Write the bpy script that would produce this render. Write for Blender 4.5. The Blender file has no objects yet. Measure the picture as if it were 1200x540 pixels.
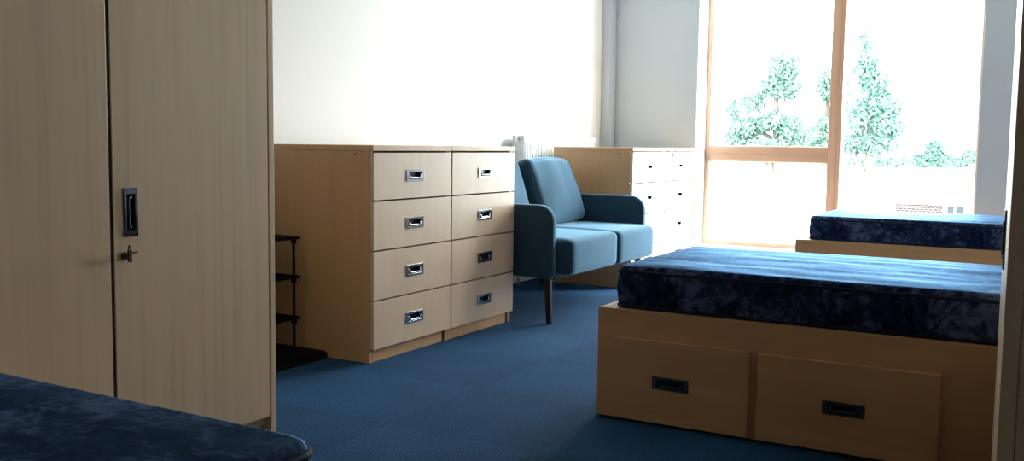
import bpy, bmesh, math, random
from mathutils import Vector, Matrix, noise

random.seed(7)
scene = bpy.context.scene
COL = scene.collection
PI = math.pi

# ------------------------------------------------------------------ materials
def new_mat(name):
    m = bpy.data.materials.new(name)
    m.use_nodes = True
    nt = m.node_tree
    nt.nodes.clear()
    out = nt.nodes.new('ShaderNodeOutputMaterial')
    return m, nt, out

def N(nt, kind, **kw):
    n = nt.nodes.new(kind)
    for k, v in kw.items():
        if k.startswith('i_'):
            n.inputs[k[2:].replace('_', ' ')].default_value = v
        else:
            setattr(n, k, v)
    return n

def L(nt, a, b):
    nt.links.new(a, b)

def ramp(nt, fac, stops):
    r = nt.nodes.new('ShaderNodeValToRGB')
    els = r.color_ramp.elements
    while len(els) < len(stops):
        els.new(0.5)
    for e, (p, c) in zip(els, stops):
        e.position = p
        e.color = (c[0], c[1], c[2], 1)
    L(nt, fac, r.inputs['Fac'])
    return r

def principled(nt, out, color=(.5, .5, .5), rough=.5, metal=0., spec=.5):
    b = nt.nodes.new('ShaderNodeBsdfPrincipled')
    b.inputs['Base Color'].default_value = (*color, 1)
    b.inputs['Roughness'].default_value = rough
    b.inputs['Metallic'].default_value = metal
    b.inputs['Specular IOR Level'].default_value = spec
    L(nt, b.outputs[0], out.inputs['Surface'])
    return b

def plain(name, color, rough=.5, metal=0., spec=.5, bump=0., bscale=60., var=1.):
    m, nt, out = new_mat(name)
    b = principled(nt, out, color, rough, metal, spec)
    tc = N(nt, 'ShaderNodeTexCoord')
    nz = N(nt, 'ShaderNodeTexNoise')
    nz.inputs['Scale'].default_value = bscale
    nz.inputs['Detail'].default_value = 3
    L(nt, tc.outputs['Object'], nz.inputs['Vector'])
    mx = ramp(nt, nz.outputs['Fac'], [(.3, [c * (1 - .06 * var) for c in color]), (.7, [min(1, c * (1 + .05 * var)) for c in color])])
    L(nt, mx.outputs['Color'], b.inputs['Base Color'])
    if bump:
        bp = N(nt, 'ShaderNodeBump')
        bp.inputs['Strength'].default_value = bump
        bp.inputs['Distance'].default_value = .002
        L(nt, nz.outputs['Fac'], bp.inputs['Height'])
        L(nt, bp.outputs[0], b.inputs['Normal'])
    return m

def wood(name, c0, c1, c2, axis='Z', rough=.42, spec=.5, fine=1.0, figure=1.0):
    """pale veneer: long streaks along one axis plus a slow cathedral figure"""
    m, nt, out = new_mat(name)
    b = principled(nt, out, c1, rough, 0, spec)
    tc = N(nt, 'ShaderNodeTexCoord')
    oi = N(nt, 'ShaderNodeObjectInfo')
    off = N(nt, 'ShaderNodeVectorMath', operation='SCALE')
    L(nt, tc.outputs['Object'], off.inputs[0])
    off.inputs['Scale'].default_value = 1.0
    rnd = N(nt, 'ShaderNodeMath', operation='MULTIPLY')
    L(nt, oi.outputs['Random'], rnd.inputs[0]); rnd.inputs[1].default_value = 13.7
    add = N(nt, 'ShaderNodeVectorMath', operation='ADD')
    L(nt, off.outputs[0], add.inputs[0]); L(nt, rnd.outputs[0], add.inputs[1])
    long_, cross = .9, 42 * fine
    sc = {'X': (long_, cross, cross), 'Y': (cross, long_, cross), 'Z': (cross, cross, long_)}[axis]
    mp = N(nt, 'ShaderNodeMapping'); mp.inputs['Scale'].default_value = sc
    L(nt, add.outputs[0], mp.inputs['Vector'])
    n1 = N(nt, 'ShaderNodeTexNoise'); n1.inputs['Scale'].default_value = 1.0; n1.inputs['Detail'].default_value = 5
    L(nt, mp.outputs[0], n1.inputs['Vector'])
    sc2 = tuple(s * (.22 if s > 2 else .9) for s in sc)
    mp2 = N(nt, 'ShaderNodeMapping'); mp2.inputs['Scale'].default_value = sc2
    L(nt, add.outputs[0], mp2.inputs['Vector'])
    n2 = N(nt, 'ShaderNodeTexNoise'); n2.inputs['Scale'].default_value = 1.0; n2.inputs['Detail'].default_value = 2
    n2.inputs['Distortion'].default_value = 1.2
    L(nt, mp2.outputs[0], n2.inputs['Vector'])
    mixv = N(nt, 'ShaderNodeMath', operation='MULTIPLY_ADD')
    L(nt, n2.outputs['Fac'], mixv.inputs[0]); mixv.inputs[1].default_value = .55 * figure
    half = N(nt, 'ShaderNodeMath', operation='MULTIPLY'); L(nt, n1.outputs['Fac'], half.inputs[0]); half.inputs[1].default_value = .5
    L(nt, half.outputs[0], mixv.inputs[2])
    r = ramp(nt, mixv.outputs[0], [(.32, c0), (.52, c1), (.72, c2)])
    L(nt, r.outputs['Color'], b.inputs['Base Color'])
    bp = N(nt, 'ShaderNodeBump'); bp.inputs['Strength'].default_value = .06; bp.inputs['Distance'].default_value = .001
    L(nt, n1.outputs['Fac'], bp.inputs['Height']); L(nt, bp.outputs[0], b.inputs['Normal'])
    return m

def mul(c, k):
    return tuple(x * k for x in c)

BEECH = (.52, .305, .150)
BEECH_LIT = (.62, .45, .315)  # drawer fronts: bluish daylight on them put into a paler, greyer wood colour
M = {}
M['beech_v'] = wood('beech_vertical', mul(BEECH, .92), BEECH, mul(BEECH, 1.06), 'Z', rough=.38)
M['beech_lit_v'] = wood('daylit_drawer_veneer', mul(BEECH_LIT, .93), BEECH_LIT, mul(BEECH_LIT, 1.05), 'Z', rough=.38)
M['beech_x'] = wood('beech_lengthwise', mul(BEECH, .96), mul(BEECH, 1.06), mul(BEECH, 1.14), 'X', rough=.42)
ASH = (.69, .515, .345)
M['ash_v'] = wood('wardrobe_veneer', mul(ASH, .84), ASH, mul(ASH, 1.06), 'Z', rough=.36, fine=1.6, figure=1.1)
PINE = (.60, .37, .255)
M['frame_v'] = wood('window_timber_vertical', mul(PINE, .8), PINE, mul(PINE, 1.12), 'Z', rough=.45)
M['frame_x'] = wood('window_timber_horizontal', mul(PINE, .8), PINE, mul(PINE, 1.12), 'X', rough=.45)
M['dark_gap'] = plain('dark_gap_shade', (.02, .018, .016), .8)  # near-black colour for the shade in the wardrobe door gap
M['chrome'] = plain('chrome', (.46, .48, .52), .18, 1.0)
M['chrome_wardrobe'] = plain('smoky_chrome', (.10, .115, .15), .14, 1.0)
M['cup'] = plain('dark_cup', (.035, .04, .05), .25, .6)
M['black_plastic'] = plain('black_plastic', (.005, .005, .007), .7, 0, .15)
M['black_mesh'] = plain('black_fabric', (.010, .010, .012), .9, 0, .15, .5, 300)
M['black_wood'] = plain('black_lacquer', (.010, .009, .010), .35)
M['wall_white'] = plain('white_wall_paint', (.88, .85, .815), .75, 0, .3, .02, 90, .2)
M['wall_grey'] = plain('grey_wall_paint', (.57, .63, .69), .7, 0, .3, .02, 90, .2)
M['wall_dark'] = plain('dark_back_wall', (.10, .075, .055), .6)  # unseen back wall, coloured dark to cut the light it bounces
M['ceiling'] = plain('ceiling_paint', (.80, .79, .77), .85, 0, .2, .05, 70)
M['white_gloss'] = plain('white_gloss_paint', (.86, .86, .85), .35)
M['radiator'] = plain('radiator_enamel', (.80, .80, .78), .35)
M['valve'] = plain('valve_metal', (.5, .5, .5), .3, .8)
M['tag'] = plain('white_card', (.85, .85, .83), .6)

def fabric(name, c, rough=.85, sheen=.35, scale=900):
    m, nt, out = new_mat(name)
    b = principled(nt, out, c, rough, 0, .25)
    b.inputs['Sheen Weight'].default_value = sheen
    b.inputs['Sheen Roughness'].default_value = .45
    b.inputs['Sheen Tint'].default_value = (.4, .72, 1, 1)
    tc = N(nt, 'ShaderNodeTexCoord')
    nz = N(nt, 'ShaderNodeTexNoise'); nz.inputs['Scale'].default_value = scale; nz.inputs['Detail'].default_value = 2
    L(nt, tc.outputs['Object'], nz.inputs['Vector'])
    n2 = N(nt, 'ShaderNodeTexNoise'); n2.inputs['Scale'].default_value = 9; n2.inputs['Detail'].default_value = 3
    L(nt, tc.outputs['Object'], n2.inputs['Vector'])
    ad = N(nt, 'ShaderNodeMath', operation='MULTIPLY_ADD')
    L(nt, n2.outputs['Fac'], ad.inputs[0]); ad.inputs[1].default_value = .4
    hf = N(nt, 'ShaderNodeMath', operation='MULTIPLY'); L(nt, nz.outputs['Fac'], hf.inputs[0]); hf.inputs[1].default_value = .6
    L(nt, hf.outputs[0], ad.inputs[2])
    r = ramp(nt, ad.outputs[0], [(.3, mul(c, .85)), (.7, mul(c, 1.15))])
    L(nt, r.outputs['Color'], b.inputs['Base Color'])
    bp = N(nt, 'ShaderNodeBump'); bp.inputs['Strength'].default_value = .25; bp.inputs['Distance'].default_value = .001
    L(nt, nz.outputs['Fac'], bp.inputs['Height']); L(nt, bp.outputs[0], b.inputs['Normal'])
    return m

M['sofa'] = fabric('sofa_fabric', (.018, .051, .085), rough=.9, sheen=.8)
M['seam'] = fabric('sofa_piping', (.09, .17, .24))

def mattress_mat(name, dark, mid, light):
    """navy sateen ticking with a mottled leaf pattern; the blue weft gives a soft blue gloss at glancing angles"""
    m, nt, out = new_mat(name)
    df = N(nt, 'ShaderNodeBsdfDiffuse'); df.inputs['Roughness'].default_value = .6
    gl = N(nt, 'ShaderNodeBsdfGlossy'); gl.inputs['Roughness'].default_value = .5; gl.inputs['Color'].default_value = (.30, .56, .90, 1)
    lw = N(nt, 'ShaderNodeLayerWeight'); lw.inputs['Blend'].default_value = .5
    p4 = N(nt, 'ShaderNodeMath', operation='POWER'); L(nt, lw.outputs['Facing'], p4.inputs[0]); p4.inputs[1].default_value = 7
    fc = N(nt, 'ShaderNodeMath', operation='MULTIPLY_ADD'); L(nt, p4.outputs[0], fc.inputs[0]); fc.inputs[1].default_value = .66; fc.inputs[2].default_value = .008
    mxs = N(nt, 'ShaderNodeMixShader')
    L(nt, fc.outputs[0], mxs.inputs[0]); L(nt, df.outputs[0], mxs.inputs[1]); L(nt, gl.outputs[0], mxs.inputs[2])
    L(nt, mxs.outputs[0], out.inputs['Surface'])
    tc = N(nt, 'ShaderNodeTexCoord')
    w = N(nt, 'ShaderNodeTexNoise'); w.inputs['Scale'].default_value = 9; w.inputs['Detail'].default_value = 2
    L(nt, tc.outputs['Object'], w.inputs['Vector'])
    mx = N(nt, 'ShaderNodeMix', data_type='RGBA', blend_type='LINEAR_LIGHT')
    mx.inputs['Factor'].default_value = .10
    L(nt, tc.outputs['Object'], mx.inputs['A']); L(nt, w.outputs['Color'], mx.inputs['B'])
    n1 = N(nt, 'ShaderNodeTexNoise'); n1.inputs['Scale'].default_value = 34; n1.inputs['Detail'].default_value = 5
    n1.inputs['Distortion'].default_value = .35; n1.inputs['Roughness'].default_value = .6
    L(nt, mx.outputs['Result'], n1.inputs['Vector'])
    n2 = N(nt, 'ShaderNodeTexNoise'); n2.inputs['Scale'].default_value = 6.5; n2.inputs['Detail'].default_value = 2
    L(nt, tc.outputs['Object'], n2.inputs['Vector'])
    ad = N(nt, 'ShaderNodeMath', operation='MULTIPLY_ADD'); L(nt, n2.outputs['Fac'], ad.inputs[0]); ad.inputs[1].default_value = .5
    hf = N(nt, 'ShaderNodeMath', operation='MULTIPLY'); L(nt, n1.outputs['Fac'], hf.inputs[0]); hf.inputs[1].default_value = .6
    L(nt, hf.outputs[0], ad.inputs[2])
    r = ramp(nt, ad.outputs[0], [(.43, dark), (.53, mid), (.66, light), (.78, mid)])
    L(nt, r.outputs['Color'], df.inputs['Color'])
    bp = N(nt, 'ShaderNodeBump'); bp.inputs['Strength'].default_value = .25; bp.inputs['Distance'].default_value = .003
    L(nt, n1.outputs['Fac'], bp.inputs['Height'])
    L(nt, bp.outputs[0], df.inputs['Normal']); L(nt, bp.outputs[0], gl.inputs['Normal'])
    return m

M['mattress'] = mattress_mat('navy_damask_ticking', (.004, .007, .027), (.016, .029, .088), (.105, .135, .265))
M['piping'] = plain('navy_piping', (.010, .016, .038), .7, 0, .2)

def carpet_mat():
    m, nt, out = new_mat('blue_carpet_tiles')
    b = principled(nt, out, (.03, .1, .2), .95, 0, .12)
    b.inputs['Sheen Weight'].default_value = .06
    b.inputs['Sheen Roughness'].default_value = .6
    b.inputs['Sheen Tint'].default_value = (.35, .65, 1, 1)
    tc = N(nt, 'ShaderNodeTexCoord')
    mp = N(nt, 'ShaderNodeMapping')
    T = .48
    mp.inputs['Location'].default_value = (1.645 / T + 20, -2.182 / T + 20, .5)
    mp.inputs['Scale'].default_value = (1 / T, 1 / T, 0)
    L(nt, tc.outputs['Object'], mp.inputs['Vector'])
    ck = N(nt, 'ShaderNodeTexChecker'); ck.inputs['Scale'].default_value = 1
    ck.inputs['Color1'].default_value = (1, 1, 1, 1); ck.inputs['Color2'].default_value = (.82, .84, .86, 1)
    L(nt, mp.outputs[0], ck.inputs['Vector'])
    sep = N(nt, 'ShaderNodeSeparateXYZ'); L(nt, mp.outputs[0], sep.inputs[0])
    lines = []
    for ax in 'XY':
        fr = N(nt, 'ShaderNodeMath', operation='FRACT'); L(nt, sep.outputs[ax], fr.inputs[0])
        s = N(nt, 'ShaderNodeMath', operation='SUBTRACT'); L(nt, fr.outputs[0], s.inputs[0]); s.inputs[1].default_value = .5
        a = N(nt, 'ShaderNodeMath', operation='ABSOLUTE'); L(nt, s.outputs[0], a.inputs[0])
        g = N(nt, 'ShaderNodeMath', operation='GREATER_THAN'); L(nt, a.outputs[0], g.inputs[0]); g.inputs[1].default_value = .4945
        lines.append(g)
    mxl = N(nt, 'ShaderNodeMath', operation='MAXIMUM'); L(nt, lines[0].outputs[0], mxl.inputs[0]); L(nt, lines[1].outputs[0], mxl.inputs[1])
    nz = N(nt, 'ShaderNodeTexNoise'); nz.inputs['Scale'].default_value = 170; nz.inputs['Detail'].default_value = 4
    L(nt, tc.outputs['Object'], nz.inputs['Vector'])
    n2 = N(nt, 'ShaderNodeTexNoise'); n2.inputs['Scale'].default_value = 5; n2.inputs['Detail'].default_value = 4
    L(nt, tc.outputs['Object'], n2.inputs['Vector'])
    r = ramp(nt, nz.outputs['Fac'], [(.32, (.003, .024, .072)), (.68, (.018, .090, .215))])
    r2 = ramp(nt, n2.outputs['Fac'], [(.3, (.86, .86, .86)), (.7, (1.08, 1.08, 1.08))])
    m1 = N(nt, 'ShaderNodeMix', data_type='RGBA', blend_type='MULTIPLY'); m1.inputs['Factor'].default_value = 1
    L(nt, r.outputs['Color'], m1.inputs['A']); L(nt, ck.outputs['Color'], m1.inputs['B'])
    m2 = N(nt, 'ShaderNodeMix', data_type='RGBA', blend_type='MULTIPLY'); m2.inputs['Factor'].default_value = 1
    L(nt, m1.outputs['Result'], m2.inputs['A']); L(nt, r2.outputs['Color'], m2.inputs['B'])
    m3 = N(nt, 'ShaderNodeMix', data_type='RGBA', blend_type='MULTIPLY')
    L(nt, mxl.outputs[0], m3.inputs['Factor']); L(nt, m2.outputs['Result'], m3.inputs['A'])
    m3.inputs['B'].default_value = (.74, .77, .80, 1)
    L(nt, m3.outputs['Result'], b.inputs['Base Color'])
    bp = N(nt, 'ShaderNodeBump'); bp.inputs['Strength'].default_value = .6; bp.inputs['Distance'].default_value = .004
    L(nt, nz.outputs['Fac'], bp.inputs['Height']); L(nt, bp.outputs[0], b.inputs['Normal'])
    return m
M['carpet'] = carpet_mat()

def glass_mat():
    m, nt, out = new_mat('window_glass')
    tr = N(nt, 'ShaderNodeBsdfTransparent'); tr.inputs['Color'].default_value = (.95, .98, .97, 1)
    gl = N(nt, 'ShaderNodeBsdfGlossy'); gl.inputs['Roughness'].default_value = .02
    lw = N(nt, 'ShaderNodeLayerWeight'); lw.inputs['Blend'].default_value = .5
    p5 = N(nt, 'ShaderNodeMath', operation='POWER'); L(nt, lw.outputs['Facing'], p5.inputs[0]); p5.inputs[1].default_value = 5
    fr = N(nt, 'ShaderNodeMath', operation='MULTIPLY_ADD'); L(nt, p5.outputs[0], fr.inputs[0]); fr.inputs[1].default_value = .6; fr.inputs[2].default_value = .025
    mx = N(nt, 'ShaderNodeMixShader')
    L(nt, fr.outputs[0], mx.inputs[0]); L(nt, tr.outputs[0], mx.inputs[1]); L(nt, gl.outputs[0], mx.inputs[2])
    L(nt, mx.outputs[0], out.inputs['Surface'])
    return m
M['glass'] = glass_mat()

def leaf_mat(name, c0, c1):
    m, nt, out = new_mat(name)
    b = principled(nt, out, c0, .6, 0, .3)
    g = N(nt, 'ShaderNodeNewGeometry')
    r = ramp(nt, g.outputs['Random Per Island'], [(.0, c0), (1., c1)])
    L(nt, r.outputs['Color'], b.inputs['Base Color'])
    return m
M['leaf_a'] = leaf_mat('leaf_green', (.085, .185, .145), (.24, .34, .285))
M['leaf_b'] = leaf_mat('leaf_deep_green', (.07, .165, .14), (.22, .33, .28))
M['bark'] = plain('bark', (.16, .13, .11), .9)
M['paving'] = plain('pale_paving', (.62, .61, .58), .9, 0, .2, .2, 2)
M['render'] = plain('pale_render', (.50, .48, .46), .9)
M['roof'] = plain('pale_roof', (.60, .60, .61), .8)
M['house_glass'] = plain('house_glass', (.012, .02, .022), .25)

def brick_mat():
    m, nt, out = new_mat('red_brick')
    b = principled(nt, out, (.2, .1, .08), .9, 0, .2)
    tc = N(nt, 'ShaderNodeTexCoord')
    mp = N(nt, 'ShaderNodeMapping'); mp.inputs['Rotation'].default_value = (PI / 2, 0, 0)
    L(nt, tc.outputs['Object'], mp.inputs['Vector'])
    bk = N(nt, 'ShaderNodeTexBrick'); bk.inputs['Scale'].default_value = 9
    bk.inputs['Color1'].default_value = (.05, .035, .035, 1); bk.inputs['Color2'].default_value = (.09, .06, .055, 1)
    bk.inputs['Mortar'].default_value = (.3, .28, .26, 1)
    L(nt, mp.outputs[0], bk.inputs['Vector']); L(nt, bk.outputs['Color'], b.inputs['Base Color'])
    return m
M['brick'] = brick_mat()

# ------------------------------------------------------------------ mesh helpers
def bx(bm, x0, x1, y0, y1, z0, z1, mi=0):
    vs = [bm.verts.new((x, y, z)) for z in (z0, z1) for y in (y0, y1) for x in (x0, x1)]
    for q in ((0, 2, 3, 1), (4, 5, 7, 6), (0, 1, 5, 4), (2, 6, 7, 3), (0, 4, 6, 2), (1, 3, 7, 5)):
        f = bm.faces.new([vs[i] for i in q]); f.material_index = mi
    return vs

def tube(bm, pts, r, seg=8, closed=False, mi=0, r1=None):
    pts = [Vector(p) for p in pts]
    n = len(pts); rings = []
    prev = None
    for i, p in enumerate(pts):
        if closed:
            t = (pts[(i + 1) % n] - pts[i - 1]).normalized()
        else:
            t = (pts[min(i + 1, n - 1)] - pts[max(i - 1, 0)]).normalized()
        if prev is None:
            a = Vector((0, 0, 1)) if abs(t.z) < .9 else Vector((1, 0, 0))
        else:
            a = prev
        u = (a - t * a.dot(t)).normalized(); prev = u
        w = t.cross(u)
        rr = r if r1 is None else r + (r1 - r) * i / max(1, n - 1)
        rings.append([bm.verts.new(p + (u * math.cos(2 * PI * k / seg) + w * math.sin(2 * PI * k / seg)) * rr) for k in range(seg)])
    m = n if closed else n - 1
    for i in range(m):
        A, B = rings[i], rings[(i + 1) % n]
        for k in range(seg):
            f = bm.faces.new((A[k], A[(k + 1) % seg], B[(k + 1) % seg], B[k])); f.smooth = True; f.material_index = mi
    if not closed:
        f = bm.faces.new(rings[0][::-1]); f.material_index = mi
        f = bm.faces.new(rings[-1]); f.material_index = mi

def prism(bm, poly, axis, a, b, mi=0):
    """poly: list of 2-D points; extruded from a to b along axis ('X' or 'Y' or 'Z')"""
    def mk(p, t):
        return {'X': (t, p[0], p[1]), 'Y': (p[0], t, p[1]), 'Z': (p[0], p[1], t)}[axis]
    A = [bm.verts.new(mk(p, a)) for p in poly]
    B = [bm.verts.new(mk(p, b)) for p in poly]
    f = bm.faces.new(A); f.material_index = mi
    f = bm.faces.new(B[::-1]); f.material_index = mi
    n = len(poly)
    for i in range(n):
        f = bm.faces.new((A[i], B[i], B[(i + 1) % n], A[(i + 1) % n])); f.material_index = mi

def obj(name, bm, mats, parent=None, bevel=0., seg=2, smooth=False, loc=None):
    bmesh.ops.recalc_face_normals(bm, faces=bm.faces[:])
    me = bpy.data.meshes.new(name)
    bm.to_mesh(me); bm.free()
    if not isinstance(mats, (list, tuple)):
        mats = [mats]
    for m in mats:
        me.materials.append(m)
    if smooth:
        for p in me.polygons:
            p.use_smooth = True
    o = bpy.data.objects.new(name, me)
    COL.objects.link(o)
    if parent is not None:
        o.parent = parent
    if loc is not None:
        o.location = loc
    if bevel:
        md = o.modifiers.new('edge', 'BEVEL'); md.width = bevel; md.segments = seg; md.limit_method = 'ANGLE'; md.angle_limit = math.radians(50)
    return o

def boxes(name, lst, mats, parent=None, bevel=0., seg=2):
    bm = bmesh.new()
    for b in lst:
        bx(bm, *b)
    return obj(name, bm, mats, parent, bevel, seg)

def tag(o, label, cat, group=None):
    o['label'] = label; o['category'] = cat
    if group:
        o['group'] = group
    return o

def thing(name, label, cat, loc=(0, 0, 0), rz=0., group=None):
    o = bpy.data.objects.new(name, None)
    COL.objects.link(o)
    o.location = loc; o.rotation_euler = (0, 0, rz); o.empty_display_size = .1
    return tag(o, label, cat, group)

def struct(o):
    o['kind'] = 'structure'
    return o

def dup(root, loc, rz, label, skip=()):
    def cp(o, parent):
        c = o.copy(); COL.objects.link(c)
        if parent is not None:
            c.parent = parent
        for ch in list(o.children):
            if ch.name not in skip:
                cp(ch, c)
        return c
    r = cp(root, None)
    r.location = loc; r.rotation_euler = (0, 0, rz)
    if label:
        r['label'] = label
    return r

# ------------------------------------------------------------------ room shell
XL, XR, YB, YF, ZC = -2.75, .74, -1.6, 6.10, 2.55
OX0, OX1, OZ0, OZ1 = -2.115, -.444, .145, 2.38        # window opening
YW = 6.28                                             # face of the window frame

struct(boxes('floor', [(XL - .1, XR + .1, YB - .1, YF, -.1, 0)], M['carpet']))
struct(boxes('ceiling', [(XL - .1, XR + .1, YB - .1, YF, ZC, ZC + .12)], M['ceiling']))
struct(boxes('wall_left', [(XL - .12, XL, YB - .12, YF, 0, ZC)], M['wall_white']))
struct(boxes('wall_right', [(XR, XR + .12, YB - .12, YF, 0, ZC)], M['wall_white']))
struct(boxes('wall_back', [(XL, XR, YB - .12, YB, 0, ZC)], M['wall_dark']))
struct(boxes('wall_far', [(XL - .12, OX0, YF, YF + .26, -.1, ZC + .12), (OX1, XR + .12, YF, YF + .26, -.1, ZC + .12),
                          (OX0, OX1, YF, YF + .26, -.1, OZ0), (OX0, OX1, YF, YF + .26, OZ1, ZC + .12)], M['wall_grey']))
# boxed-in pipe in the corner
struct(boxes('trim_1', [(XL, XL + .062, YF - .10, YF, 0, ZC)], M['wall_grey'], bevel=.003))
# white painted linings of the window recess
struct(boxes('trim_2', [(OX0, OX0 + .006, YF - .002, YW, OZ0, OZ1), (OX1 - .006, OX1, YF - .002, YW, OZ0, OZ1),
                        (OX0 + .006, OX1 - .006, YF - .012, YW, OZ0, OZ0 + .008), (OX0 + .006, OX1 - .006, YF - .002, YW, OZ1 - .006, OZ1)], M['white_gloss']))
# skirting
struct(boxes('baseboard_left', [(XL, XL + .012, YB, YF - .10, 0, .09)], M['white_gloss'], bevel=.003))
struct(boxes('baseboard_far', [(XL + .062, XR, YF - .012, YF, 0, .09)], M['white_gloss'], bevel=.003))

# window_1: timber frame, mullion, transom, sashes, panes
win = bpy.data.objects.new('window_1', None); COL.objects.link(win); struct(win)
win.location = ((OX0 + OX1) / 2, YW, OZ0)
wx, wz = win.location.x, OZ0
def wb(name, lst, mat, bevel=.0025, parent=None):
    bm = bmesh.new()
    for x0, x1, y0, y1, z0, z1 in lst:
        bx(bm, x0 - wx, x1 - wx, y0, y1, z0 - wz, z1 - wz)
    return struct(obj(name, bm, mat, parent or win, bevel))
MX0, MX1 = -1.312, -1.235
FI0, FI1 = -2.078, -.468
TZ0, TZ1 = .709, .806
FZ0, FZ1 = .182, 2.33
wb('window_jamb', [(OX0 + .006, FI0, 0, .07, OZ0 + .008, OZ1 - .006)], M['frame_v'])
wb('window_jamb', [(FI1, OX1 - .006, 0, .07, OZ0 + .008, OZ1 - .006)], M['frame_v'])
wb('window_rail', [(FI0, FI1, 0, .07, OZ0 + .008, FZ0)], M['frame_x'])
wb('window_rail', [(FI0, FI1, 0, .07, FZ1, OZ1 - .006)], M['frame_x'])
mc = (MX0 + MX1) / 2
wb('window_mullion', [(MX0, mc + .012, -.003, .07, FZ0, FZ1), (mc + .012, MX1, .0, .07, FZ0, FZ1)], M['frame_v'])
tc_ = (TZ0 + TZ1) / 2
wb('window_transom', [(FI0, MX0, -.003, .07, tc_, TZ1), (FI0, MX0, 0, .07, TZ0, tc_)], M['frame_x'])
def ring(x0, x1, z0, z1, w, y0, y1):
    return [(x0, x0 + w, y0, y1, z0, z1), (x1 - w, x1, y0, y1, z0, z1), (x0 + w, x1 - w, y0, y1, z0, z0 + w), (x0 + w, x1 - w, y0, y1, z1 - w, z1)]
panes = [(FI0, MX0, FZ0, TZ0), (FI0, MX0, TZ1, FZ1), (MX1, FI1, FZ0, FZ1)]
for i, (x0, x1, z0, z1) in enumerate(panes):
    wb('window_pane', [(x0, x1, .038, .044, z0, z1)], M['glass'], 0)
    wb('window_seal', ring(x0, x1, z0, z1, .006, .030, .052), M['white_gloss'], 0)
    if i < 2:
        wb('window_spacer_reflection', [(x0 + .030, x0 + .0335, .036, .046, z0 + .006, z1 - .006)], M['valve'], 0)  # thin grey strip added for the spacer's reflection in the glass

# ------------------------------------------------------------------ flush pull handles
def rect_ring(bm, w, h, iw, ih, x0, x1, mi=0):
    """rectangular ring in the YZ plane, extruded from x0 to x1"""
    o = [(-w / 2, -h / 2), (w / 2, -h / 2), (w / 2, h / 2), (-w / 2, h / 2)]
    n = [(-iw / 2, -ih / 2), (iw / 2, -ih / 2), (iw / 2, ih / 2), (-iw / 2, ih / 2)]
    V = {}
    for t, x in ((0, x0), (1, x1)):
        V['o', t] = [bm.verts.new((x, *p)) for p in o]
        V['n', t] = [bm.verts.new((x, *p)) for p in n]
    for i in range(4):
        j = (i + 1) % 4
        for q in ((V['o', 1][i], V['o', 1][j], V['n', 1][j], V['n', 1][i]), (V['o', 0][i], V['n', 0][i], V['n', 0][j], V['o', 0][j]),
                  (V['o', 0][i], V['o', 0][j], V['o', 1][j], V['o', 1][i]), (V['n', 0][i], V['n', 1][i], V['n', 1][j], V['n', 0][j])):
            f = bm.faces.new(q); f.material_index = mi

def holed_panel(bm, y0, y1, z0, z1, x0, x1, hy, hz, hw, hh):
    """panel in the YZ plane with a rectangular hole (for the recessed pull)"""
    o = [(y0, z0), (y1, z0), (y1, z1), (y0, z1)]
    n = [(hy - hw / 2, hz - hh / 2), (hy + hw / 2, hz - hh / 2), (hy + hw / 2, hz + hh / 2), (hy - hw / 2, hz + hh / 2)]
    A = {}
    for t, x in ((0, x0), (1, x1)):
        A['o', t] = [bm.verts.new((x, *p)) for p in o]
        A['n', t] = [bm.verts.new((x, *p)) for p in n]
    for i in range(4):
        j = (i + 1) % 4
        bm.faces.new((A['o', 1][i], A['o', 1][j], A['n', 1][j], A['n', 1][i]))
        bm.faces.new((A['o', 0][i], A['n', 0][i], A['n', 0][j], A['o', 0][j]))
        bm.faces.new((A['o', 0][i], A['o', 0][j], A['o', 1][j], A['o', 1][i]))
        bm.faces.new((A['n', 0][i], A['n', 1][i], A['n', 1][j], A['n', 0][j]))

def handle_bm(w, h, vertical=False):
    """recessed pull: chrome plate, dark cup, chrome bail along one long side; front face is +X, plate back at x=0"""
    bm = bmesh.new()
    rect_ring(bm, w, h, w * .74, h * .62, 0, .0035, 0)
    cw, ch, d = w * .74, h * .62, .013
    for b in ((-d, -d + .001, -cw / 2, cw / 2, -ch / 2, ch / 2), (-d, 0, -cw / 2, -cw / 2 + .001, -ch / 2, ch / 2), (-d, 0, cw / 2 - .001, cw / 2, -ch / 2, ch / 2),
              (-d, 0, -cw / 2, cw / 2, -ch / 2, -ch / 2 + .001), (-d, 0, -cw / 2, cw / 2, ch / 2 - .001, ch / 2)):
        bx(bm, *b, mi=1)
    # bail: a bar with bent ends
    s = -1
    zz = s * ch * .30
    tube(bm, [(-.006, -cw * .42, ch * .34), (.003, -cw * .42, ch * .05), (.0045, -cw * .40, zz * .8), (.0045, -cw * .33, zz), (.0045, cw * .33, zz), (.0045, cw * .40, zz * .8), (.003, cw * .42, ch * .05), (-.006, cw * .42, ch * .34)], .0022, 8, mi=0)
    if vertical:
        bmesh.ops.rotate(bm, verts=bm.verts[:], cent=(0, 0, 0), matrix=Matrix.Rotation(-PI / 2, 3, 'X'))
    return bm

HW, HH = .112, .043
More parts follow.
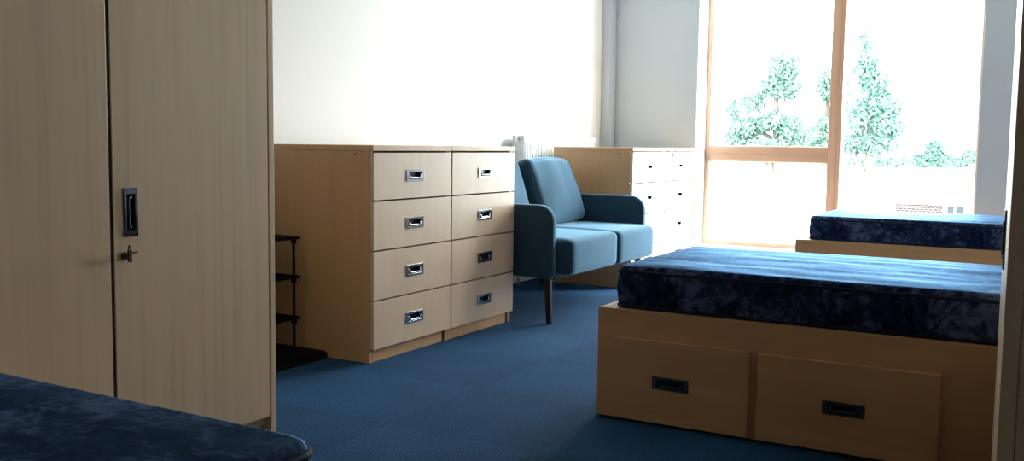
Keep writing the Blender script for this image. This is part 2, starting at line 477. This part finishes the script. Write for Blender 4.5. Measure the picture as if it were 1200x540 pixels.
# ------------------------------------------------------------------ chests of drawers (front faces +X)
CW, CH, CD, FT = .511, .790, .478, .0174
def make_chest(label, loc, group):
    t = thing('chest_of_drawers', label, 'chest of drawers', loc, 0, group)
    w2 = CW / 2 - .0014
    for s in (-1, 1):
        y0, y1 = sorted((s * w2, s * (w2 - .018)))
        boxes('side_panel', [(-CD, 0, y0, y1, 0, CH - .0205)], M['beech_v'], t, .0012)
    boxes('top_panel', [(-CD, FT, -w2, w2, CH - .020, CH)], M['beech_x'], t, .0015)
    boxes('plinth', [(-.022, -.004, -w2 + .024, w2 - .034, .0, .046)], M['beech_v'], t, .001)
    boxes('back_panel', [(-CD + .004, -CD + .010, -w2 + .018, w2 - .018, .02, CH - .021)], M['beech_v'], t)
    boxes('bottom_panel', [(-CD + .012, -.024, -w2 + .018, w2 - .018, .048, .062)], M['beech_v'], t)
    zs = [.0475, .2283, .4095, .5905, .7665]
    for i in range(4):
        z0, z1 = zs[i] + .0028, zs[i + 1] - .0028
        zc, yc = (z0 + z1) / 2, 0
        bm = bmesh.new()
        holed_panel(bm, -w2 + .0015, w2 - .0035, z0 - zc, z1 - zc, .0006, FT, 0, 0, HW * .76, HH * .66)
        d = obj('drawer', bm, M['beech_lit_v'], t, .0009, loc=(0, 0, zc))
        obj('handle', handle_bm(HW, HH), [M['chrome'], M['cup']], d, .0006, loc=(FT, 0, 0))
    bm = bmesh.new()
    for x, z in ((-.065, CH - .034),):
        tube(bm, [(x, -w2 - .0012, z), (x, -w2 + .002, z)], .0045, 12)
    obj('cover_cap', bm, plain('brown_cap', (.12, .06, .03), .5), t)
    return t

XA, YA = -2.1622, 2.7545
chest = make_chest('beech four-drawer chest standing next to the black shoe rack', (XA, YA + CW / 2, 0), None)
dup(chest, (XA, YA + CW * 1.5, 0), 0, 'beech four-drawer chest standing right beside the blue sofa arm and its leg')
XB, YBc = -2.115, 5.018
dup(chest, (XB, YBc + CW / 2, 0), 0, 'pale beech chest behind the far sofa arm, its wooden side showing')
dup(chest, (XB, YBc + CW * 1.5, 0), 0, 'pale beech chest next to the window, white tag hung over its top edge')

# white card tag with a small key over the front edge of the chest by the window
t = thing('key_tag', 'small white tag with a dark key hung over the chest top by the window', 'tag', (XB + FT, 5.63, CH))
bm = bmesh.new()
bx(bm, -.05, .0012, -.016, .016, .0005, .0015)
bx(bm, .0006, .0018, -.016, .016, -.028, .0015)
obj('card', bm, M['tag'], t)
bm = bmesh.new()
ringp = [(.006, .007 * math.cos(a), -.030 + .007 * math.sin(a)) for a in [2 * PI * k / 14 for k in range(14)]]
tube(bm, ringp, .0016, 6, closed=True)
bx(bm, .004, .008, -.012, .006, -.056, -.034)
bx(bm, .0045, .0075, -.004, .002, -.062, -.056)
obj('key', bm, plain('dark_key', (.06, .055, .05), .35, .8), t, .001)

# ------------------------------------------------------------------ wardrobes (front faces +X)
def make_wardrobe(label, loc, rz):
    t = thing('wardrobe', label, 'wardrobe', loc, rz)
    W2, D, Hh = .495, .58, 1.182
    for s in (-1, 1):
        y0, y1 = sorted((s * W2, s * (W2 - .019)))
        p = boxes('side_panel', [(-D, -.0225, y0, y1, 0, Hh)], M['ash_v'], t, .001)
        boxes('edge_lipping', [(-.0215, 0, y0, y1, 0, Hh)], M['ash_v'], p, .0012)
    boxes('top_panel', [(-D, -.002, -W2 + .0195, W2 - .0195, Hh - .022, Hh)], M['ash_v'], t, .001)
    boxes('back_panel', [(-D + .004, -D + .010, -W2 + .0195, W2 - .0195, .02, Hh - .023)], M['ash_v'], t)
    boxes('bottom_panel', [(-D + .012, -.02, -W2 + .0195, W2 - .0195, .058, .076)], M['ash_v'], t)
    boxes('plinth', [(-.052, -.036, -W2 + .0195, W2 - .0195, 0, .056)], M['ash_v'], t, .001)
    hz = .641 - .617
    boxes('gap_shade_strip', [(-.020, -.0025, -.0042, .0042, .083, 1.152)], M['dark_gap'], t)  # no real part: black filler standing for shade between the doors
    for s in (-1, 1):
        y0, y1 = sorted((s * (W2 - .0235), s * .0045))
        zc = .617
        if s == 1:
            hy = .048
            bm = bmesh.new()
            holed_panel(bm, y0 - hy, y1 - hy, .081 - zc, 1.154 - zc, -.0185, 0, 0, hz, .043 * .66 * .86, .107 * .76)
            d = obj('door', bm, M['ash_v'], t, .0012, loc=(0, hy, zc))
            obj('handle', handle_bm(.107, .036, True), [M['chrome_wardrobe'], M['cup']], d, .0006, loc=(0, 0, hz))
            bm = bmesh.new()
            tube(bm, [(-.001, 0, 0), (.006, 0, 0)], .009, 16)
            tube(bm, [(.006, 0, 0), (.016, 0, 0)], .0045, 12)
            bx(bm, .014, .022, -.003, .003, -.012, .014)
            tube(bm, [(.018, -.012 * 0 + .010 * math.cos(a) * .3, .016 + .008 * math.sin(a)) for a in [2 * PI * k / 12 for k in range(12)]], .002, 6, closed=True)
            bx(bm, .0175, .0195, .004, .020, .006, .010)
            obj('lock', bm, plain('lock_metal', (.14, .11, .08), .35, .9), d, .0006, loc=(0, -.018, .546 - zc))
        else:
            boxes('door', [(-.0185, 0, y0, y1, .081, 1.154)], M['ash_v'], t, .0012)
    return t

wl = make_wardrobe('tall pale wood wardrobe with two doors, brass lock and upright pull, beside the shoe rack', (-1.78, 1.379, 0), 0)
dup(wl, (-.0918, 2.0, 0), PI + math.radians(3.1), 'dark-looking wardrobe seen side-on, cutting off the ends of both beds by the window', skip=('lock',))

# ------------------------------------------------------------------ beds
BL, BW, BH = 1.83, .72, .327
def make_bed(label, loc, rz):
    """origin: centre of the footprint; drawers on the -Y long side, foot end at -X"""
    t = thing('bed_base', label, 'bed', loc, rz, None)
    l2, w2 = BL / 2, BW / 2
    for s in (-1, 1):
        y0, y1 = sorted((s * w2, s * (w2 - .018)))
        boxes('side_panel', [(-l2, l2, y0, y1, 0.004, BH)], M['beech_x'], t, .0012)
    for s in (-1, 1):
        x0, x1 = sorted((s * (l2 - .0005), s * (l2 - .018)))
        boxes('end_panel', [(x0, x1, -w2 + .0185, w2 - .0185, 0.004, BH - .001)], M['beech_x'], t, .0012)
    boxes('deck', [(-l2 + .0185, l2 - .0185, -w2 + .0185, w2 - .0185, BH - .022, BH - .003)], M['beech_x'], t)
    for (x0, x1, z1) in ((.012, .458, .2465), (.482, .936, .2450)):
        xc, zc = -l2 + (x0 + x1) / 2, (.010 + z1) / 2
        hw, hh = .107, .036
        bm = bmesh.new()
        # built facing +X, then turned to face -Y
        holed_panel(bm, -(x1 - x0) / 2, (x1 - x0) / 2, -(z1 - .010) / 2, (z1 - .010) / 2, .0004, .018, 0, -.0005, hw * .76, hh * .66)
        bmesh.ops.rotate(bm, verts=bm.verts[:], cent=(0, 0, 0), matrix=Matrix.Rotation(-PI / 2, 3, 'Z'))
        d = obj('drawer', bm, M['beech_x'], t, .001, loc=(xc, -w2, zc))
        bm = handle_bm(hw, hh)
        bmesh.ops.rotate(bm, verts=bm.verts[:], cent=(0, 0, 0), matrix=Matrix.Rotation(-PI / 2, 3, 'Z'))
        obj('handle', bm, [M['chrome_dark'], M['cup']], d, .0006, loc=(0, -.018, -.0005))
    return t
M['chrome_dark'] = plain('brushed_pull', (.085, .105, .13), .3, 1.0)

def soft_rect(u, v, a, b, r):
    """square grid coordinate in [-1,1]^2 -> rounded rectangle"""
    x, y = u * a, v * b
    cx, cy = max(-(a - r), min(a - r, x)), max(-(b - r), min(b - r, y))
    dx, dy = x - cx, y - cy
    if dx and dy:
        k = max(abs(dx), abs(dy)) / math.hypot(dx, dy)
        dx *= k; dy *= k
    return cx + dx, cy + dy

def mattress(label, loc, rz, seed, ripple):
    a, b, h, rc = .885, .345, .124, .038
    t = thing('mattress', label, 'mattress', loc, rz, None)
    bm = bmesh.new()
    us = sorted(set([round(-1 + 2 * i / 84, 5) for i in range(85)] + [s * (1 - e) for s in (-1, 1) for e in (.004, .010, .016)]))
    vs_ = sorted(set([round(-1 + 2 * i / 40, 5) for i in range(41)] + [s * (1 - e) for s in (-1, 1) for e in (.010, .022, .036)]))
    nu, nv = len(us), len(vs_)
    top = []
    for i, u in enumerate(us):
        row = []
        for j, v in enumerate(vs_):
            x, y = soft_rect(u, v, a, b, rc)
            e = min((1 - abs(u)) * a, (1 - abs(v)) * b)
            re = .016
            z = h + .008 * (1 - u * u) ** .5 * (1 - v * v) ** .5
            if e < re:
                z -= re * (1 - math.sqrt(max(0, 1 - (1 - e / re) ** 2))) * .9
            f = min(1, e / .06)
            n1 = noise.noise(Vector((x * 2.6 + seed, y * 11 + seed, 0)))
            n2 = noise.noise(Vector((x * 7 + seed * 2, y * 22, 3.1)))
            n3 = noise.noise(Vector((x * 1.7, y * 2.5 + seed, 7.7)))
            z += f * ripple * (n1 * .0042 + n2 * .0020 + n3 * .0042)
            row.append(bm.verts.new((x, y, z)))
        top.append(row)
    for i in range(nu - 1):
        for j in range(nv - 1):
            bm.faces.new((top[i][j], top[i + 1][j], top[i + 1][j + 1], top[i][j + 1]))
    per = [(i, 0) for i in range(nu)] + [(nu - 1, j) for j in range(1, nv)] + [(i, nv - 1) for i in range(nu - 2, -1, -1)] + [(0, j) for j in range(nv - 2, 0, -1)]
    prev = [top[i][j] for i, j in per]
    base = [(p.co.x, p.co.y) for p in prev]
    z_edge = [p.co.z for p in prev]
    levels = [.86, .7, .5, .3, .14, .03, 0.]
    for li, k in enumerate(levels):
        bul = .006 * math.sin(PI * k)
        if k == 0.:
            bul = -.010
        cur = []
        for q, (x, y) in enumerate(base):
            n = Vector((x, y, 0))
            cx, cy = max(-(a - rc), min(a - rc, x)), max(-(b - rc), min(b - rc, y))
            d = Vector((x - cx, y - cy, 0))
            d = d.normalized() if d.length > 1e-6 else n.normalized()
            wv = .003 * noise.noise(Vector((x * 6 + seed, y * 6, k * 5))) if 0 < k < .9 else 0
            cur.append(bm.verts.new((x + d.x * (bul + wv), y + d.y * (bul + wv), max(0, z_edge[q] * k))))
        for q in range(len(per)):
            w = (q + 1) % len(per)
            bm.faces.new((prev[q], cur[q], cur[w], prev[w]))
        prev = cur
    bm.faces.new(prev[::-1])
    obj('ticking', bm, M['mattress'], t, smooth=True)
    for zz, nm in ((None, 'piping'), (.006, 'piping')):
        bm = bmesh.new()
        pts = []
        for q, (x, y) in enumerate(base):
            z = (z_edge[q] - .002) if zz is None else zz
            if not pts or (Vector((x, y, z)) - pts[-1]).length > .012:
                pts.append(Vector((x * 1.0005, y * 1.0008, z)))
        if (pts[0] - pts[-1]).length < .008:
            pts.pop()
        tube(bm, pts, .0052, 8, closed=True)
        obj(nm, bm, M['piping'], t, smooth=True)
    return t

X0, Y0 = -1.1786, 2.585
make = make_bed('beech divan bed base with two drawers and dark pulls, beside the side-on wardrobe', (X0 + BL / 2, Y0 + BW / 2, 0), 0)
mattress('navy patterned mattress, its rippled top pale with window light, on the two-drawer bed base', (X0 + .044 + .885, Y0 + .018 + .345, BH), 0, 1.3, 1.0)
dup(make, (-1.211 + BL / 2, 5.105 + BW / 2, 0), 0, 'beech bed base below the window, only its top rail showing')
mattress('navy patterned mattress lying on the bed below the window', (-1.211 + .062 + .885, 5.105 + .018 + .345, BH), 0, 5.1, 1.0)
dup(make, (-.706 - BL / 2, .871 - BW / 2, 0), PI, 'low beech bed base under the dark mattress in front of the wardrobe doors')
mattress('dark navy mattress with rounded piped corner in front of the wardrobe doors', (-.706 - .044 - .885, .871 - .006 - .345, BH), 0, 9.4, .8)

# ------------------------------------------------------------------ soft furnishing helper
def cushion_bm(sx, sy, sz, r, bulge=(0, 0, 0), n=14, dent=0., seed=0.):
    """rounded, slightly inflated box centred on the origin"""
    bm = bmesh.new()
    bmesh.ops.create_cube(bm, size=2.0)
    bmesh.ops.subdivide_edges(bm, edges=bm.edges[:], cuts=n, use_grid_fill=True)
    hx, hy, hz = sx / 2, sy / 2, sz / 2
    def warp(c):                                   # gather points at the edges so that the rounding is smooth
        return math.copysign(1 - (1 - abs(c)) ** 1.6, c)
    for v in bm.verts:
        u = Vector((warp(v.co.x), warp(v.co.y), warp(v.co.z)))
        p = Vector((u.x * hx, u.y * hy, u.z * hz))
        c = Vector((max(-(hx - r), min(hx - r, p.x)), max(-(hy - r), min(hy - r, p.y)), max(-(hz - r), min(hz - r, p.z))))
        d = p - c
        if d.length > 1e-9:
            m = max(abs(d.x), abs(d.y), abs(d.z))
            d = d * (m / d.length)
        q = c + d
        kx, ky, kz = (1 - u.x ** 2), (1 - u.y ** 2), (1 - u.z ** 2)
        q.x += math.copysign(bulge[0] * ky * kz, u.x) if abs(u.x) > .05 else bulge[0] * ky * kz * u.x / .05
        q.y += math.copysign(bulge[1] * kx * kz, u.y) if abs(u.y) > .05 else bulge[1] * kx * kz * u.y / .05
        q.z += math.copysign(bulge[2] * kx * ky, u.z) if abs(u.z) > .05 else bulge[2] * kx * ky * u.z / .05
        if dent:
            q += Vector((1, .3, .3)) * dent * noise.noise(Vector((q.y * 9 + seed, q.z * 4 - q.y * 5, seed)))
        v.co = q
    return bm

# ------------------------------------------------------------------ sofa (front faces +X)
SY0, SY1 = 3.792, 4.884
sofa = thing('sofa', 'blue fabric two-seat sofa with slim arms and black legs by the radiator', 'sofa', (-2.25, (SY0 + SY1) / 2, 0))
ox, oy = sofa.location.x, sofa.location.y
def arm_bm(y0, y1):
    x0, x1, z0, z1, r = -2.60, -1.957, .206, .533, .075
    poly = [(x0 - ox, z0)]
    poly += [(x1 - .012 - ox, z0), (x1 - ox, z0 + .012)]
    for k in range(9):
        a = k / 8 * PI / 2
        poly.append((x1 - r + r * math.cos(a) - ox, z1 - r + r * math.sin(a)))
    poly += [(x0 + .02 - ox, z1), (x0 - ox, z1 - .02)]
    bm = bmesh.new()
    prism(bm, poly, 'Y', y0 - oy, y1 - oy)
    return bm
obj('arm', arm_bm(SY0, SY0 + .042), M['sofa'], sofa, .012, 4)
obj('arm', arm_bm(SY1 - .042, SY1), M['sofa'], sofa, .012, 4)
# seat cushions
sy0, sy1, sm = SY0 + .044, SY1 - .044, 4.362
for a, b in ((sy0, sm), (sm, sy1)):
    bm = cushion_bm(.66, b - a - .002, .166, .030, (.004, .003, .010), 14)
    o = obj('seat_cushion', bm, M['sofa'], sofa, smooth=True, loc=(-1.886 - .33 - ox, (a + b) / 2 - oy, .300))
boxes('seat_frame', [(-2.56 - ox, -1.965 - ox, sy0 - oy, sy1 - oy, .200, .222)], M['sofa'], sofa, .004)
# backrest
bm = bmesh.new()
prism(bm, [(-2.50 - ox, .210), (-2.57 - ox, .210), (-2.63 - ox, .655), (-2.555 - ox, .655)], 'Y', sy0 + .001 - oy, sy1 - .001 - oy)
obj('backrest', bm, M['sofa'], sofa, .016, 4)
def back_cushion(yc, w, xb, seed, lean=18):
    bm = cushion_bm(.13, w, .345, .035, (.030, .004, .012), 16, .007, seed)
    o = obj('back_cushion', bm, M['sofa'], sofa, smooth=True)
    o.rotation_euler = (0, math.radians(-lean), 0)
    o.location = (xb - ox, yc - oy, .552)
    return o
back_cushion(4.565, .49, -2.385, 2.2, 21)
back_cushion(4.085, .43, -2.43, 6.4, 19)
for (lx, ly, dx) in ((-1.990, SY0 + .022, .012), (-1.990, SY1 - .022, .012), (-2.54, SY0 + .022, -.03), (-2.54, SY1 - .022, -.03)):
    bm = bmesh.new()
    t0, t1 = .016, .012
    top = [(-t0, -t0 * .8), (t0, -t0 * .8), (t0, t0 * .8), (-t0, t0 * .8)]
    A = [bm.verts.new((lx - ox + p[0], ly - oy + p[1], .204)) for p in top]
    B = [bm.verts.new((lx - ox + dx + p[0] * t1 / t0, ly - oy + p[1] * t1 / t0, 0)) for p in top]
    bm.faces.new(A); bm.faces.new(B[::-1])
    for i in range(4):
        bm.faces.new((A[i], A[(i + 1) % 4], B[(i + 1) % 4], B[i]))
    obj('leg', bm, M['black_wood'], sofa, .003)

# ------------------------------------------------------------------ radiator on the white wall
rad = thing('radiator', 'white panel radiator on the white wall behind the sofa', 'radiator', (XL + .066, 5.23, .30))
ry0, ry1, rz1 = -.468, .466, .55
bm = bmesh.new()
npl = 28
for face_x, dirx in ((.035, 1), (-.030, -1)):
    prof = []
    for k in range(npl):
        y = ry0 + .012 + (ry1 - ry0 - .024) * k / npl
        st = (ry1 - ry0 - .024) / npl
        prof += [(y, 0), (y + st * .14, .012), (y + st * .56, .012), (y + st * .70, 0)]
    prof.append((ry1 - .012, 0))
    lo = [bm.verts.new((face_x + dirx * (d - .009), y, .012)) for y, d in prof]
    hi = [bm.verts.new((face_x + dirx * (d - .009), y, rz1 - .030)) for y, d in prof]
    for i in range(len(prof) - 1):
        bm.faces.new((lo[i], lo[i + 1], hi[i + 1], hi[i]))
obj('fluted_panel', bm, M['radiator'], rad)
for z0, z1 in ((rz1 - .032, rz1 - .004), (0, .014)):
    for x0, x1 in ((.026, .036), (-.040, -.030)):
        boxes('header', [(x0, x1, ry0, ry1, z0, z1)], M['radiator'], rad, .003)
bm = bmesh.new()
for k in range(44):
    y = ry0 + .01 + (ry1 - ry0 - .02) * k / 43
    bx(bm, -.030, .026, y - .004, y + .004, rz1 - .010, rz1 - .004)
bx(bm, -.034, -.028, ry0, ry1, rz1 - .012, rz1); bx(bm, .024, .030, ry0, ry1, rz1 - .012, rz1)
obj('grille', bm, M['radiator'], rad)
for y in (ry0, ry1 - .003):
    boxes('end_panel', [(-.040, .036, y, y + .003, .01, rz1)], M['radiator'], rad, .001)
bm = bmesh.new()
tube(bm, [(0, ry0 + .002, rz1 - .022), (0, ry0 - .014, rz1 - .022)], .0075, 12)
tube(bm, [(0, ry0 - .014, rz1 - .022), (0, ry0 - .018, rz1 - .022)], .012, 6)
tube(bm, [(.0, ry0 - .018, rz1 - .022), (0, ry0 - .026, rz1 - .022)], .006, 10)
obj('bleed_valve', bm, M['valve'], rad)
for y in (-.30, .27):
    boxes('wall_bracket', [(-.060, -.040, y, y + .03, .1, .45)], M['radiator'], rad)
for y in (ry0 + .02, ry1 - .03):
    bm = bmesh.new()
    tube(bm, [(0, y, .01), (0, y, -.26), (0, y, -.30)], .0075, 10)
    obj('supply_pipe', bm, M['valve'], rad)

# ------------------------------------------------------------------ shoe rack between wardrobe and chest
rk = thing('shoe_rack', 'black three-tier shoe rack in the gap between wardrobe and chest of drawers', 'shoe rack', (-2.56, 2.38, .0305))
rx0, rx1, ryy0, ryy1 = -.145, .125, -.36, .305
for z in (.418, .274, .122):
    bm = bmesh.new()
    tube(bm, [(rx0, ryy0, z), (rx1, ryy0, z), (rx1, ryy1, z), (rx0, ryy1, z)], .0055, 8, closed=True)
    tube(bm, [(0, ryy0, z - .004), (0, ryy1, z - .004)], .004, 8)
    fr = obj('shelf', bm, M['black_plastic'], rk)
    bm = bmesh.new()
    nx, ny = 6, 14
    g = [[bm.verts.new((rx0 + (rx1 - rx0) * i / nx, ryy0 + (ryy1 - ryy0) * j / ny, z + .003 - .012 * math.sin(PI * i / nx) * math.sin(PI * j / ny))) for j in range(ny + 1)] for i in range(nx + 1)]
    for i in range(nx):
        for j in range(ny):
            bm.faces.new((g[i][j], g[i + 1][j], g[i + 1][j + 1], g[i][j + 1]))
    bmesh.ops.solidify(bm, geom=bm.faces[:], thickness=.002)
    obj('fabric_deck', bm, M['black_mesh'], fr, smooth=True)
for x in (rx0 + .004, rx1 - .012):
    for y in (ryy0 + .012, ryy1 - .012):
        bm = bmesh.new()
        tube(bm, [(x, y, .0), (x, y, .10), (x + .002, y - .002, .22), (x, y, .422)], .0052, 8)
        u = obj('upright', bm, M['black_plastic'], rk)
        for z in (.406, .262, .110):
            bm = bmesh.new()
            tube(bm, [(x, y, z - .008), (x, y, z + .012)], .0105, 10)
            obj('connector', bm, M['black_plastic'], u)

bm = bmesh.new()
bx(bm, -.195, .195, -.55, .195, 0, .024)  # real slab, kept wide so its black also stands for shade on the carpet
bx(bm, -.190, .190, -.545, .190, .024, .030)
tag(obj('floor_slab', bm, M['black_plastic'], None, .003, loc=(-2.54, 2.545, 0)), 'flat black slab on the carpet, widened to stand for shade under the shoe rack, one end against the chest side', 'slab')

# ------------------------------------------------------------------ outdoors
gz = -3.2
struct(boxes('ground', [(-60, 60, 6.5, 120, gz - .2, gz)], M['paving']))

def blob_tree(name, label, cat, base, blobs, mat, leaf, per, trunk_top=None, group=None):
    x, y, z = base
    t = thing(name, label, cat, base, 0, group)
    bm = bmesh.new()
    for (cx, cy, cz, rx, ry, rz_, dens) in blobs:
        for k in range(int(per * dens * 2.6)):
            d = Vector((random.gauss(0, 1), random.gauss(0, 1), random.gauss(0, 1))).normalized() * (random.random() ** .45)
            c = Vector((cx - x + d.x * rx, cy - y + d.y * ry, cz - z + d.z * rz_))
            n = Vector((random.gauss(0, 1), random.gauss(0, 1), random.gauss(0, .8) + .5)).normalized()
            a = n.orthogonal().normalized()
            a = Matrix.Rotation(random.random() * 6.28, 3, n) @ a
            b = n.cross(a)
            s = leaf * random.uniform(.4, .85)
            bm.faces.new([bm.verts.new(c + a * s), bm.verts.new(c + b * s * .5), bm.verts.new(c - a * s), bm.verts.new(c - b * s * .5)])
    obj('foliage', bm, mat, t)
    if trunk_top and name != 'round_bush':
        bm = bmesh.new()
        tube(bm, [(0, 0, 0), (.05, .02, (trunk_top - z) * .5), (0, 0, trunk_top - z)], .16, 8, r1=.05)
        for (cx, cy, cz, rx, ry, rz_, dens) in blobs:
            h = min(trunk_top - z - .2, max(.8, cz - z - .7))
            tube(bm, [(0, 0, h), ((cx - x) * .6, (cy - y) * .6, (h + cz - z) / 2), (cx - x, cy - y, cz - z)], .06, 6, r1=.02)
        obj('trunk', bm, M['bark'], t)
    return t

G = 'trees outside the window'
blob_tree('broadleaf_tree', 'leafy green tree behind the upper pane between jamb and mullion', 'tree', (-6.3, 24, gz),
          [(-6.1, 24, 2.75, .42, .4, .36, 1), (-6.35, 24, 2.3, .35, .4, .3, .7), (-6.0, 24, 2.2, .35, .4, .25, .6), (-6.9, 24.2, 1.95, .35, .5, .3, .25), (-6.25, 24, 1.45, .6, .5, .25, 1),
           (-6.9, 24, 1.3, .55, .5, .25, .6), (-7.2, 24.2, 1.0, .5, .5, .22, .5), (-5.75, 24, 1.15, .5, .5, .3, .8), (-6.4, 23.8, .8, .9, .5, .22, 1.2), (-7.4, 24, 1.7, .3, .3, .3, .2)], M['leaf_a'], .10, 620, 2.6, G)
blob_tree('broadleaf_tree', 'narrow green tree half hidden behind the window mullion', 'tree', (-5.5, 26, gz),
          [(-5.5, 26, 2.4, .30, .4, .45, .9), (-5.45, 26, 1.3, .35, .4, .4, .8), (-5.1, 26, 1.9, .3, .4, .8, .5), (-5.6, 26, .8, .4, .4, .3, .7)], M['leaf_a'], .10, 520, 2.3, G)
blob_tree('broadleaf_tree', 'tall tapering green tree behind the tall single pane beside the mullion', 'tree', (-3.75, 22, gz),
          [(-3.9, 22, 3.1, .25, .3, .35, .25), (-3.85, 22, 2.55, .32, .3, .3, .5), (-3.65, 22, 2.15, .38, .4, .35, .9), (-3.5, 22, 1.7, .42, .4, .35, 1), (-3.4, 22, 1.3, .38, .4, .32, 1.2),
           (-3.95, 22, 1.5, .3, .4, .4, .5), (-3.6, 22, .92, .5, .4, .25, .9), (-4.1, 22, .9, .3, .4, .25, .6)], M['leaf_b'], .085, 520, 2.6, G)
blob_tree('round_bush', 'round green bush beyond the low house roof', 'bush', (-3.1, 28, gz),
          [(-3.1, 28, .75, .28, .4, .32, 1.2), (-3.35, 28, .5, .35, .4, .18, .9), (-2.85, 28, .5, .35, .4, .18, .9), (-3.1, 28, -.6, .6, .5, 1.0, .6)], M['leaf_b'], .085, 480, .4, G)
blob_tree('round_bush', 'smaller green bush beside the jamb beyond the low house roof', 'bush', (-2.4, 30, gz),
          [(-2.35, 30, .62, .25, .4, .2, 1), (-2.65, 30, .45, .25, .4, .16, .7), (-2.4, 30, -.6, .5, .5, 1.0, .5)], M['leaf_b'], .085, 480, .3, G)
blob_tree('round_bush', 'wide low bush at the foot of the tapering tree', 'bush', (-4.0, 25, gz),
          [(-4.3, 25, .5, .5, .4, .14, .8), (-3.6, 25, .48, .5, .4, .12, .8), (-4.0, 25, -.7, .9, .5, 1.0, .7)], M['leaf_a'], .085, 420, .2, G)

hs = thing('house', 'low pale house with flat roof seen through the tall pane', 'house', (-1.9, 15, gz))
boxes('wall', [(-2.6, 2.4, -.6, 5, 0, 3.28)], M['render'], hs)
boxes('roof', [(-2.9, 2.7, -.95, 5.4, 3.30, 3.42)], M['roof'], hs, .02)
boxes('brick_panel', [(-.15, .45, -.64, -.601, 2.9, 3.24)], M['brick'], hs)
for x in (.50, .62):
    w = boxes('window', ring(x, x + .11, 2.72, 3.26, .012, -.64, -.601), M['white_gloss'], hs)
    boxes('pane', [(x + .012, x + .098, -.625, -.61, 2.732, 3.248)], M['house_glass'], w)

# ------------------------------------------------------------------ light: overcast-bright sky
world = bpy.data.worlds.new('sky'); scene.world = world
world.use_nodes = True
wnt = world.node_tree
bg = wnt.nodes['Background']
# bright hazy sky: even white overcast with a broad glare of veiled sun off to the +X side
SKY, GLARE, GPOW = 14.0, 36.0, 4.5
wtc = N(wnt, 'ShaderNodeTexCoord')
dot = N(wnt, 'ShaderNodeVectorMath', operation='DOT_PRODUCT')
L(wnt, wtc.outputs['Generated'], dot.inputs[0]); dot.inputs[1].default_value = Vector((.76, .60, .24)).normalized()
mxz = N(wnt, 'ShaderNodeMath', operation='MAXIMUM'); L(wnt, dot.outputs['Value'], mxz.inputs[0]); mxz.inputs[1].default_value = 0
pw = N(wnt, 'ShaderNodeMath', operation='POWER'); L(wnt, mxz.outputs[0], pw.inputs[0]); pw.inputs[1].default_value = GPOW
sm = N(wnt, 'ShaderNodeMath', operation='MULTIPLY_ADD'); L(wnt, pw.outputs[0], sm.inputs[0]); sm.inputs[1].default_value = GLARE; sm.inputs[2].default_value = SKY
bg.inputs['Color'].default_value = (.90, .96, 1.0, 1)
L(wnt, sm.outputs[0], bg.inputs['Strength'])
world.cycles.sampling_method = 'AUTOMATIC'

pl = bpy.data.lights.new('window_portal', 'AREA'); pl.shape = 'RECTANGLE'
pl.size, pl.size_y = OX1 - OX0, OZ1 - OZ0
pl.cycles.is_portal = True
po = bpy.data.objects.new('window_portal', pl); COL.objects.link(po)
po.location = ((OX0 + OX1) / 2, YW + .12, (OZ0 + OZ1) / 2)
po.rotation_euler = (-PI / 2, 0, 0)

# ------------------------------------------------------------------ camera
yaw, pitch, roll, f = .5187, .0886, -.0130, 1135.84
fwd = Vector((-math.sin(yaw) * math.cos(pitch), math.cos(yaw) * math.cos(pitch), -math.sin(pitch)))
right = Vector((math.cos(yaw), math.sin(yaw), 0))
down = fwd.cross(right)
R = right * math.cos(roll) + down * math.sin(roll)
D = -right * math.sin(roll) + down * math.cos(roll)
cam = bpy.data.cameras.new('camera'); cam.sensor_width = 36; cam.lens = f / 1200 * 36; cam.clip_start = .02; cam.clip_end = 300
co = bpy.data.objects.new('camera', cam); COL.objects.link(co)
rot = Matrix((R, -D, -fwd)).transposed()
co.matrix_world = Matrix.Translation((0, 0, .8)) @ rot.to_4x4()
scene.camera = co

vs = scene.view_settings
vs.view_transform = 'Standard'; vs.look = 'None'; vs.gamma = 1; vs.use_curve_mapping = False
vs.exposure = 0.0
scene.cycles.use_denoising = True
scene.cycles.max_bounces = 10
scene.cycles.diffuse_bounces = 6
scene.cycles.transparent_max_bounces = 12
scene.cycles.sample_clamp_indirect = 8
